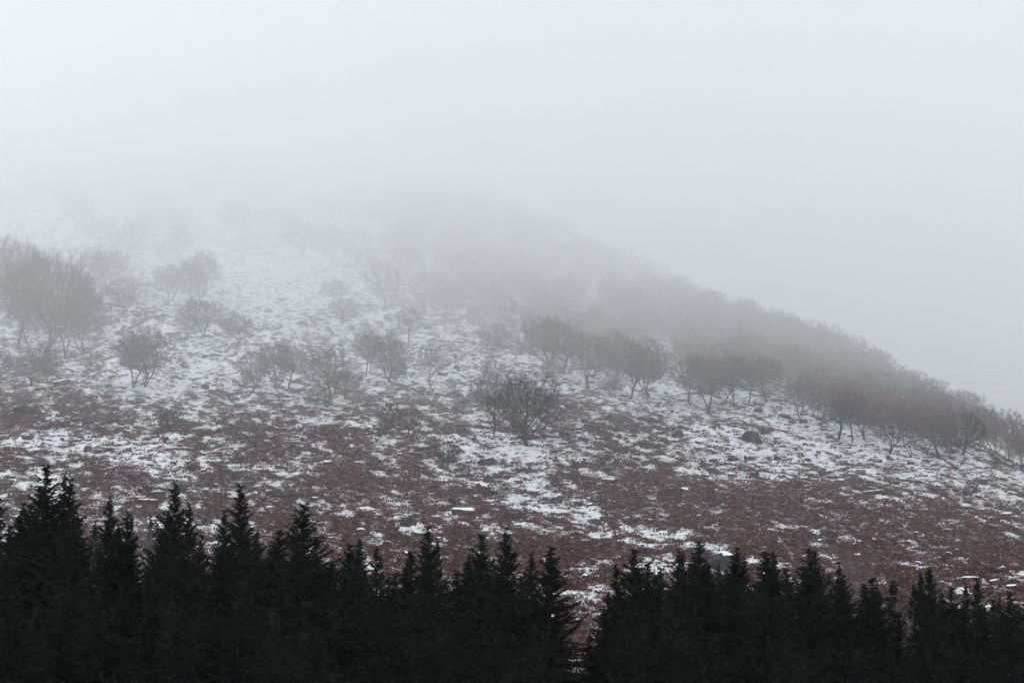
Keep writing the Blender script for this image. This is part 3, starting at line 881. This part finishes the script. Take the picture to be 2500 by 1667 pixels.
# ------------------------------------------------------------------ spruces of the foreground
def make_spruce(seed, H=17., slim=1.0, gap=.0):
    g = np.random.default_rng(seed)
    S0, S1, R = [], [], []      # needle-clad sprays
    z = H - .12; k = 0
    lopsided = g.uniform(0, 6.28)
    while z > 2.0:
        depth = H - z
        Lmax = slim * min(.12 + .37 * depth ** .95, 2.0 + .07 * depth)
        nb = int(5 + min(3, depth * .8))
        a0 = g.uniform(0, 6.28)
        fineness = 1.0 if depth < 8.5 else 2.0
        for b in range(nb):
            a = a0 + b * 2 * math.pi / nb + g.normal(0, .3)
            L = Lmax * g.uniform(.62, 1.15) * (1 + .10 * math.cos(a - lopsided))
            if g.random() < gap: L *= .5
            if L < .08: L = .08
            el = max(-.32, .95 - .20 * depth) + g.normal(0, .20)     # upswept at the top, drooping lower down
            ns = max(2, min(7, int(L / .32) + 1))
            p = np.array([0, 0, z + g.normal(0, .10)])
            hd = np.array([math.cos(a), math.sin(a), 0])
            sd = np.array([-math.sin(a), math.cos(a), 0])
            for s in range(ns):
                t = (s + .5) / ns
                e2 = el + .55 * (t - .45) * min(1, depth / 3)
                q = p + (hd * math.cos(e2) + np.array([0, 0, math.sin(e2)])) * L / ns
                S0.append(p); S1.append(p + (q - p) * 1.25); R.append(.045 if t < .8 else .035)
                nt = max(1, int(L / ns / (.085 * fineness)))
                for c in range(nt):
                    f = (c + g.random()) / nt
                    o = p + (q - p) * f
                    sl = min(.62, .17 + .45 * L * (1 - t) * .6) * g.uniform(.55, 1.2)
                    for side in (-1, 1):
                        d = hd * g.uniform(.45, .9) + sd * side * g.uniform(.5, 1) + np.array([0, 0, g.uniform(-.5, .45) - .12 * (depth > 3)])
                        d /= np.linalg.norm(d)
                        S0.append(o); S1.append(o + d * sl); R.append(.040 * (1.0 if fineness == 1 else 1.7))
                    if depth > 1.2 and g.random() < .75:      # hanging twigs
                        d = np.array([g.normal(0, .25), g.normal(0, .25), -1.]); d /= np.linalg.norm(d)
                        S0.append(o); S1.append(o + d * sl * .8); R.append(.038 * (1.0 if fineness == 1 else 1.7))
                p = q
        z -= (.15 + .010 * depth + g.uniform(0, .09)) * (1.0 if depth < 8.5 else 1.5); k += 1
        if depth > 11.5: z -= .35
    # leader and its needles
    S0.append(np.array([0, 0, H - .5])); S1.append(np.array([g.normal(0, .03), 0, H + .28])); R.append(.035)
    S0, S1, R = np.array(S0), np.array(S1), np.array(R)
    V, F = tube_batch(S0, S1, R, None, 3, cone=True)
    me_c = mesh_from('crown', V, [F], M_needle)
    zs = np.array([-.6, .3, 2, 5, 9, 13, 15.5, H - .3]); wob = g.normal(0, .03, (8, 2)); wob[:2] = 0
    P = np.concatenate([wob, zs[:, None]], 1)
    r = np.array([.30, .20, .17, .14, .10, .055, .03, .012])
    Vt, Ft = tube_batch(P[:-1], P[1:], r[:-1], r[1:], 8)
    me_t = mesh_from('trunk', Vt, [Ft], M_sbark, smooth=True)
    print('spruce', seed, 'tris', len(F))
    return me_t, me_c
SPR = [make_spruce(s, slim=sl, gap=gp) for s, sl, gp in ((901, 1.0, .1), (902, .85, .15), (903, 1.1, .1), (904, .7, .25), (905, .95, .2), (906, 1.15, .05))]
SPR_H = 17.28

def low_words(px):
    side = 'left of' if px < 1400 else 'right of'
    third = ('far left', 'left', 'near left', 'near right', 'right', 'far right')[int(min(max(px, 0), 2499) / 2500 * 6)]
    return (f'black spruce filling the lower forest {side} the gap, in its {third} part', f'lower spruces, {third} part of the forest')

def plant_spruce(px, row, Y, label, group=None, which=None, width=1.0, name='spruce_tree'):
    z = Y * tan_el(row)
    b = (833.5 - row) / 2500 * 2 * T
    x = Y * (px - 1250) / 2500 * 2 * T / (cp - b * sp)
    g0 = float(ground(np.array([x]), np.array([Y]))[0])
    h = z - g0
    me_t, me_c = SPR[random.randrange(6) if which is None else which]
    e = bpy.data.objects.new(name, None); COL.objects.link(e)
    e.location = (x, Y, g0)
    e.rotation_euler = (random.gauss(0, .016), random.gauss(0, .016), random.uniform(0, 6.28))
    sc = h / SPR_H
    wv = width * (.55 + .45 * sc)
    e.scale = (wv, wv, sc)
    tag(e, label, 'spruce', group)
    link('trunk', me_t, e); link('crown', me_c, e)
    return e

SPRUCES = [  # photo x and row of the tip, distance, width factor, prototype, label
 (2, 1135, 84, 1.0, 0, 'dark spruce cut by the left picture edge, tip just inside the frame'),
 (103, 1123, 82, 1.05, 2, 'highest spruce tip of all, near the left end of the treeline'),
 (140, 1139, 90, .7, 3, 'thin pointed spruce tip right beside the highest one on the left'),
 (172, 1163, 84, 1.0, 4, 'broad spruce right of the thin pointed tip, with a ragged right side'),
 (45, 1235, 90, .8, 1, 'low spruce top in the dip between the left edge and the highest tip'),
 (222, 1262, 92, .8, 1, 'low faint spruce top right of the ragged broad one'),
 (289, 1203, 86, .85, 1, 'narrow spruce standing alone left of the small sparse tops'),
 (324, 1246, 95, .55, 3, 'small sparse spruce top right of the narrow lone one'),
 (366, 1244, 95, .55, 3, 'second small sparse spruce top, left of a tall steep spruce'),
 (420, 1172, 84, .95, 0, 'tall steep spruce with layered left boughs, fourth peak of the left group'),
 (476, 1210, 88, .8, 1, 'slim spruce right of the tall steep one, a long bare leader'),
 (547, 1242, 88, .8, 4, 'spruce top leaning against the left side of a tall gappy spruce'),
 (587, 1180, 84, 1.0, 4, 'tall gappy spruce with spreading right boughs'),
 (659, 1307, 88, .9, 2, 'low wide spruce top between two tall peaks in the left half'),
 (640, 1330, 92, .8, 1, 'lower spruce top touching the low wide one on its left'),
 (740, 1217, 80, 1.15, 5, 'tall symmetrical spruce standing clear left of centre'),
 (816, 1362, 92, .8, 1, 'low spruce top just right of the tall symmetrical spruce'),
 (862, 1312, 87, .9, 0, 'spruce with full crown, first peak right of the symmetrical one'),
 (929, 1322, 90, .7, 3, 'narrow spruce between the full crowned one and a needle-thin tip'),
 (972, 1345, 92, .5, 3, 'needle-thin low spruce tip left of a spreading spruce'),
 (995, 1378, 94, .6, 1, 'lowest little spruce top left of the spreading spruce'),
 (1042, 1278, 84, .95, 4, 'spreading spruce with clear drooping boughs near the centre'),
 (1091, 1302, 90, .55, 3, 'slim straight spruce between two fuller ones near the centre'),
 (1129, 1340, 92, .7, 1, 'low spruce top left of a blunt-topped spruce'),
 (1176, 1291, 85, .95, 2, 'blunt-topped dense spruce near the centre'),
 (1238, 1281, 84, 1.0, 4, 'ragged open-topped spruce right of the blunt one'),
 (1294, 1338, 90, .75, 1, 'small spruce top left of the last spruce before the gap'),
 (1322, 1326, 84, 1.0, 5, 'last spruce before the gap on its left side, long sloping flank'),
 (1446, 1535, 88, .8, 1, 'short young spruce at the bottom right of the gap'),
 (1487, 1440, 88, .9, 0, 'low spruce bordering the gap on its right side'),
 (1518, 1367, 87, .75, 3, 'first thin spruce tip right of the gap'),
 (1561, 1329, 84, 1.0, 2, 'full dark spruce, second peak right of the gap'),
 (1599, 1382, 90, .7, 1, 'low spruce top between the second and third peaks right of the gap'),
 (1636, 1330, 87, .85, 1, 'third peak right of the gap, moderately slim spruce'),
 (1664, 1335, 91, .55, 3, 'thin spruce tip touching the highest peak of the right group on its left'),
 (1704, 1306, 84, .95, 0, 'highest spruce of the group right of the gap'),
 (1755, 1368, 90, .7, 1, 'small spruce in front of the great rounded boulder'),
 (1795, 1329, 85, .9, 4, 'spruce right of the rounded boulder, left one of two close tips'),
 (1822, 1345, 88, .8, 2, 'right one of two close spruce tips beside the rounded boulder'),
 (1870, 1408, 92, .8, 1, 'low spruce in the dip right of the two close tips'),
 (1913, 1333, 86, .75, 3, 'thin-tipped spruce standing between a dip and a dense double peak'),
 (1961, 1329, 84, .95, 2, 'left peak of the dense double-topped spruces on the right'),
 (1983, 1334, 86, .9, 0, 'right peak of the dense double-topped spruces on the right'),
 (2040, 1388, 91, .7, 1, 'low spruce in front of the brownish bare tree'),
 (2081, 1366, 86, .8, 4, 'spruce right of the brownish bare tree'),
 (2134, 1410, 89, .85, 1, 'lower spruce top two tips right of the bare tree'),
 (2175, 1409, 87, .75, 3, 'slim spruce left of a short gap of snow on the right'),
 (2213, 1416, 90, .7, 1, 'low spruce just left of a twin-topped one'),
 (2242, 1386, 88, .7, 3, 'left tip of the twin-topped spruces on the far right'),
 (2261, 1377, 85, .8, 0, 'right taller tip of the twin-topped spruces on the far right'),
 (2292, 1434, 91, .7, 1, 'small low spruce right of the twin-topped ones'),
 (2328, 1420, 87, .85, 2, 'round-shouldered spruce on the far right'),
 (2360, 1413, 90, .6, 3, 'narrow spruce between the round-shouldered one and the last tall tip'),
 (2401, 1408, 85, .85, 4, 'last clearly tall spruce tip on the far right'),
 (2440, 1448, 90, .8, 1, 'low spruce top left of the rightmost one'),
 (2463, 1436, 87, .85, 0, 'rightmost spruce tip inside the picture'),
 (2500, 1480, 86, .85, 2, 'low spruce cut by the right picture edge'),
]
random.seed(21)
for px, row, Y, wd, wh, label in SPRUCES:
    plant_spruce(px, row, Y, label, None, wh, wd)
# lower spruces that close the dark wall
def left_lim(row): return np.interp(row, [1328, 1450, 1500, 1600, 1667], [1322, 1368, 1392, 1402, 1405])
def right_lim(row): return np.interp(row, [1369, 1420, 1480, 1540, 1600, 1667], [1518, 1495, 1470, 1440, 1425, 1420])
g = random.Random(5)
n = 0
SK = sorted([(s[0], s[1]) for s in SPRUCES])
for k in range(84):
    px = -40 + 2600 * (k + .5) / 84 + g.uniform(-12, 12)
    sky_row = float(15 * -1 + np.interp(px, [0, 250, 600, 900, 1300, 1500, 1900, 2200, 2500], [1240, 1290, 1310, 1372, 1395, 1400, 1395, 1440, 1485]))
    row = sky_row + g.uniform(-40, 50)
    if 1300 < px < 1520: row = max(row, float(np.interp(px, [1300, 1330, 1375, 1410, 1430, 1470, 1520], [1400, 1500, 1590, 1640, 1640, 1560, 1430])))
    plant_spruce(px, row, g.uniform(80, 98), *low_words(px), None, g.uniform(.85, 1.05))
for k in range(56):
    px = -40 + 2600 * (k + .5) / 56 + g.uniform(-15, 15)
    if 1345 < px < 1485: continue
    row = float(np.interp(px, [0, 900, 1300, 1500, 2500], [1430, 1500, 1530, 1540, 1600])) + g.uniform(-20, 30)
    plant_spruce(px, row, g.uniform(70, 80), *low_words(px), None, g.uniform(.9, 1.1))

# the brownish bare tree among the right spruces
_p = Vector((89 * (2030 - 1250) / 2500 * 2 * T / cp, 89.0, 0))
_p.z = float(ground(np.array([_p.x]), np.array([_p.y]))[0])
_top = 89 * tan_el(1352)
plant_tree('spread', _p, _top - _p.z, 6.2, 'brownish bare tree rising among the dark spruces on the right', None, which=1)
_p2 = Vector((92 * (345 - 1250) / 2500 * 2 * T / cp, 92.0, 0)); _p2.z = float(ground(np.array([_p2.x]), np.array([_p2.y]))[0])
plant_tree('spread', _p2, 92 * tan_el(1252) - _p2.z, 5.5, 'faint bare tree between small sparse spruce tops on the left', None, which=3)

# ------------------------------------------------------------------ air: an even haze, and the low cloud lying on the hill
def haze_box():
    x, y0, y1, z0, z1 = 1500, -120, 1850, -14, 420
    V = np.array([(sx, sy, sz) for sz in (z0, z1) for sy in (y0, y1) for sx in (-x, x)], float)
    F = np.array([(0, 2, 3, 1), (4, 5, 7, 6), (0, 1, 5, 4), (2, 6, 7, 3), (0, 4, 6, 2), (1, 3, 7, 5)])
    o = link('haze', mesh_from('haze', V, [F], volume_mat('haze_air', HAZE)))
    tag(o, kind='stuff')
def cloud(base, amp, top, density, seed):
    xs = np.linspace(-1400, 1400, 90); ys = np.linspace(-100, 1830, 90)
    X, Yg = np.meshgrid(xs, ys)
    Zb = base + (fbm(X / 210, Yg / 260, 4, seed) - .5) * 2 * amp
    Zb = Zb + (fbm(X / 80, Yg / 100, 2, seed + 9) - .5) * amp * .8 - np.clip((X + 45) * .34, -45, 60) * (base > 90)
    Zt = np.full_like(Zb, top)
    n = X.size; nc = 90
    V = np.concatenate([np.stack([X, Yg, Zb], -1).reshape(-1, 3), np.stack([X, Yg, Zt], -1).reshape(-1, 3)])
    i = np.arange(89 * nc).reshape(89, nc)[:, :-1].ravel()
    Fb = np.stack([i, i + nc, i + nc + 1, i + 1], -1); Ft = np.stack([i, i + 1, i + nc + 1, i + nc], -1) + n
    side = []
    a = np.arange(nc - 1)
    side.append(np.stack([a, a + 1, a + 1 + n, a + n], -1))
    b = a + (nc - 1) * nc
    side.append(np.stack([b + 1, b, b + n, b + 1 + n], -1))
    c = np.arange(nc - 1) * nc
    side.append(np.stack([c + nc, c, c + n, c + nc + n], -1))
    d = c + nc - 1
    side.append(np.stack([d, d + nc, d + nc + n, d + n], -1))
    o = link('low_cloud', mesh_from('low_cloud', V, [np.concatenate([Fb, Ft] + side)], volume_mat('cloud_air', density)))
    tag(o, 'pale low cloud that wraps the upper hillside', 'cloud', 'layers of low cloud on the hill', kind='stuff')
HAZE = .00006
haze_box()
cloud(24, 6, 400, .00055, 41)
cloud(60, 17, 404, .0017, 42)
cloud(112, 24, 408, .0036, 43)
cloud(215, 28, 412, .0026, 44)
